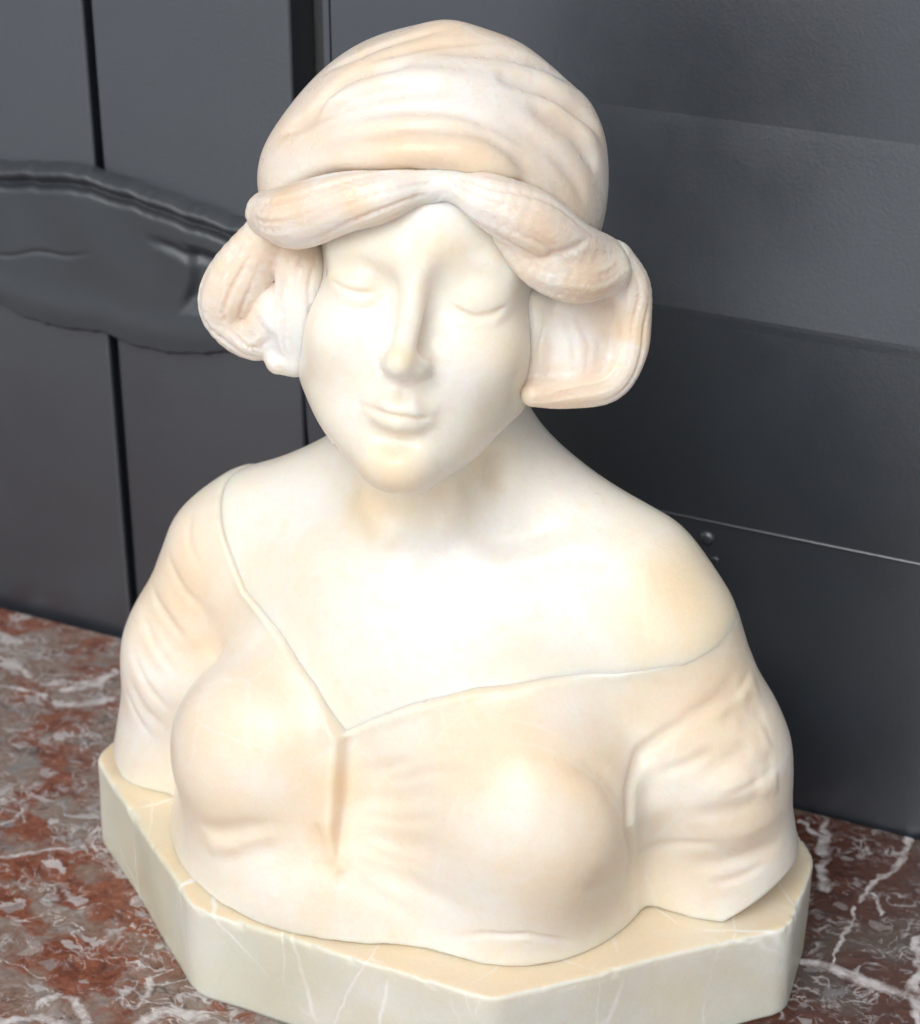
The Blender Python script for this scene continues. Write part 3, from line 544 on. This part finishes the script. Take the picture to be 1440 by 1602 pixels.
carved('figure', f_body, (-232, -125, 48), (252, 150, 520), VOX, M_SKIN, bust)
carved('dress', f_dress, (-235, -130, 48), (255, 155, 310), VOX*1.05, M_DRESS, bust)
carved('headscarf', f_scarf, (-125, -135, 370), (145, 155, 565), VOX*.95, M_SCARF, bust)
for nm, which in (('hair_fringe', (0, 1, 2, 9)), ('hair_curl', (3, 4, 5)), ('hair_curl', (6, 7, 8)), ('hair_back', (10,))):
    carved(nm, lambda P, w=which: f_hair(P, w), (-145, -135, 270), (165, 155, 500), VOX*.95 if nm != 'hair_back' else 3, M_HAIR, bust)
PLAN = [(-209, -6), (-79, -108), (100, -110), (222, 15), (216, 80), (170, 138), (-165, 138), (-205, 60)]
def f_plinth(P):
    d = None; n = len(PLAN)
    Q = P+(np.stack([wob(P, .05, 31), wob(P, .05, 32), wob(P, .06, 33)], 1)*np.float32((1.3, 1.3, .8))).astype(np.float32)
    for i in range(n):
        (ax, ay), (bx, by) = PLAN[i], PLAN[(i+1) % n]; L = math.hypot(bx-ax, by-ay); nx, ny = (by-ay)/L, -(bx-ax)/L
        e = (Q[:, 0]-ax)*nx+(Q[:, 1]-ay)*ny
        d = e if d is None else smax(d, e, 7)
    top = Q[:, 2]-50.2
    edge = np.sqrt(np.minimum(d*d, 900)+np.minimum(top*top, 900))
    chip = np.clip(wob(P, .42, 40)*2.2+wob(P, .15, 41)*1.4-.6, 0, 3.2)+.25*wob(P, .3, 42)
    d = smax(d, top, 2.6)+chip*np.clip(1-edge/6, 0, 1)
    return np.maximum(d, -10-P[:, 2]).astype(np.float32)
carved('plinth', f_plinth, (-232, -135, -12), (245, 160, 56), 1.6, M_PLINTH, bust)
# ---------------------------------------------------------------- table, wall, ground
def grid_box(name, x0, x1, y0, y1, z0, z1, material, parent, bevel=.002):
    import bmesh
    bm = bmesh.new(); bmesh.ops.create_cube(bm, size=1)
    for v in bm.verts: v.co = ((x0+x1)/2+v.co.x*(x1-x0), (y0+y1)/2+v.co.y*(y1-y0), (z0+z1)/2+v.co.z*(z1-z0))
    if bevel: bmesh.ops.bevel(bm, geom=bm.edges[:], offset=bevel, segments=3, affect='EDGES', profile=.6)
    me = bpy.data.meshes.new(name); bm.to_mesh(me); bm.free(); me.shade_smooth() if bevel else None
    o = link(name, me, material, parent)
    return o
def sweep(name, prof, x0, x1, material, parent):   # profile (y, z) pulled along the wall
    n = len(prof); V = np.array([(x, y, z) for x in (x0, x1) for y, z in prof], np.float32)
    F = np.array([(i, i+1, n+i+1, n+i) for i in range(n-1)])
    V = np.concatenate([V, [(x, .26, z) for x in (x0, x1) for z in (prof[0][1], prof[-1][1])]]).astype(np.float32); k = 2*n
    me = bpy.data.meshes.new(name)
    me.from_pydata(V.tolist(), [], F[:, ::-1].tolist()+[list(range(n))+[k+1, k], (list(range(n, 2*n))+[k+3, k+2])[::-1], [0, k, k+2, n], [n-1, 2*n-1, k+3, k+1], [k, k+1, k+3, k+2]])
    import bmesh
    bm = bmesh.new(); bm.from_mesh(me); bmesh.ops.recalc_face_normals(bm, faces=bm.faces); bm.to_mesh(me); bm.free()
    return link(name, me, material, parent)
table = empty('marble_tabletop', 'polished red brown marble tabletop with white and grey veins under the bust', 'table')
slab = grid_box('top_slab', -1.0, .75, -.30, .208, -.032, 0, M_TABLE, table, .003)
wall = empty('panelled_wall', 'dark grey painted wall of planks and moulded boards behind the bust', 'wall')
TOPZ, LOWZ = 1.25, -.75
grid_box('backing', -1.69, 1.3, .245, .262, LOWZ, TOPZ, M_GAP, wall, 0)
for x0, x1 in ((-1.68, -1.405), (-1.399, -1.126), (-1.12, -.832), (-.826, -.582), (-.576, -.3285), (-.3225, -.180)):
    grid_box('plank', x0, x1, .214, .244, LOWZ, TOPZ, M_PLANK, wall, .003)
def arc(y, z, r, a0, a1, n=8): return [(y-r*math.cos(R(a0+(a1-a0)*i/n)), z+r*math.sin(R(a0+(a1-a0)*i/n))) for i in range(n+1)]
sweep('upper_board', [(.2135, .4355), (.2135, TOPZ)], -.152, 1.3, M_BOARD, wall)
sweep('edge_bead', [(.214, .330)]+[(.214, TOPZ)], -.1575, -.1535, M_BOARD, wall)
sweep('sloped_moulding', [(.2004, .3228), (.2003, .3255), (.2128, .430), (.2135, .4355)], -.152, 1.3, M_BOARD, wall)
sweep('lower_board', [(.2088, .1880), (.2045, .25), (.2009, .318), (.2004, .3228)], -.1745, 1.3, M_BOARD, wall)
sweep('bead', arc(.2088, .1878, .0010, -90, 90), -.02, 1.3, M_BOARD, wall)
sweep('base_board', [(.2095, LOWZ), (.2095, .1880)], -.1745, 1.3, M_BOARD, wall)
def dome(name, x, z, y, r, h, material, parent, n=20, k=5):
    V = []; F = []
    for i in range(k+1):
        a = i/k*math.pi/2
        for j in range(n):
            b = 2*math.pi*j/n; V.append((x+r*math.cos(a)*math.cos(b)*(1+.06*math.sin(3*b)), y-h*math.sin(a), z+r*math.cos(a)*math.sin(b)))
    for i in range(k):
        for j in range(n): F.append((i*n+j, i*n+(j+1) % n, (i+1)*n+(j+1) % n, (i+1)*n+j))
    me = mesh_np(name, np.array(V), np.array(F)); return link(name, me, material, parent)
dome('bolt', .100, .176, .2095, .0048, .003, M_BOARD, wall)
dome('paint_drip', .106, .162, .2095, .0024, .0012, M_BOARD, wall)
def rough_slab():                                 # rough-edged piece nailed across the planks
    nx, nz = 330, 110; rs = np.random.RandomState(4)
    x = np.linspace(-.70, -.165, nx); s = np.linspace(0, 1, nz)
    def wig(x, sd, f, a):
        r = np.random.RandomState(sd); return a*sum(np.sin(x*f*(1+.7*i)+r.uniform(0, 6.3))/(1+.6*i) for i in range(5))/2
    top = np.interp(x, [-.7, -.52, -.404, -.36, -.329, -.30, -.281, -.25, -.215, -.19, -.165], [.338, .340, .344, .350, .349, .346, .343, .337, .330, .322, .315])+wig(x, 1, 60, .0013)+wig(x, 7, 230, .0006)
    bot = np.interp(x, [-.7, -.5, -.416, -.395, -.375, -.34, -.324, -.30, -.279, -.255, -.234, -.2, -.165], [.245, .244, .242, .236, .232, .234, .235, .229, .227, .232, .238, .240, .242])+wig(x, 2, 50, .0015)+wig(x, 8, 210, .0007)
    X = np.repeat(x[:, None], nz, 1); S = np.repeat(s[None], nx, 0); Z = bot[:, None]+(top-bot)[:, None]*S
    w = top[:, None]-Z                            # distance below the top edge
    ed = np.minimum(S, 1-S)*(top-bot)[:, None]
    h = .0085*np.clip(ed/.004, 0, 1)**.5
    h += .0035*np.exp(-((w-.0055)/.0035)**2)-.0062*np.exp(-((w-.0135)/.0028)**2)*np.clip((x[:, None]+.75)*9, 0, 1)
    h += .0015*np.exp(-(((Z-bot[:, None])-.016)/.012)**2)
    n1 = sum(np.sin(X*a+Z*b+c)/(1+.5*i) for i, (a, b, c) in enumerate(rs.uniform(20, 90, (6, 3))))/3
    h += .0006*n1*np.clip(ed/.01, 0, 1)
    xe = -.266+.007*np.sin(Z*70)                  # broken end: a step with a ragged edge, then a rounded lower ridge
    q = np.clip((X-xe)/.009, 0, 1); q = q*q*(3-2*q)*np.clip((w-.026)/.008, 0, 1)*np.clip((Z-bot[:, None]-.030)/.012, 0, 1)
    h -= .0055*q
    h -= .003*np.exp(-((w-.036-.06*(X+.25))/.0035)**2)*np.clip((X+.290)/.02, 0, 1)
    h -= .0012*np.exp(-((Z-.288-.15*(X+.36)-.0015*np.sin(X*130))/.0014)**2)*np.clip((X+.42)/.02, 0, 1)*np.clip((-.33-X)/.02, 0, 1)
    Y = .2145-np.maximum(h, -.001)
    V = np.stack([X, Y, Z], -1).reshape(-1, 3)
    i = np.arange(nx-1)[:, None]*nz+np.arange(nz-1)[None]; F = np.stack([i, i+nz, i+nz+1, i+1], -1).reshape(-1, 4)
    Vb = V.copy(); Vb[:, 1] = .2165; n = len(V)
    rim = np.concatenate([np.arange(nx)*nz, (nx-1)*nz+np.arange(1, nz), np.arange(nx-2, -1, -1)*nz+nz-1, np.arange(nz-2, 0, -1)])
    r2 = np.roll(rim, -1); F = np.concatenate([F, np.stack([rim, rim+n, r2+n, r2], 1), F[:, ::-1]+n])
    return link('rough_slab', mesh_np('rough_slab', np.concatenate([V, Vb]), F), M_SLAB, wall)
rough_slab()
me = bpy.data.meshes.new('pavement'); me.from_pydata([(-150, -150, -.76), (150, -150, -.76), (150, 150, -.76), (-150, 150, -.76)], [], [(0, 1, 2, 3)])
ground = link('pavement', me, pavement_mat()); ground['kind'] = 'structure'
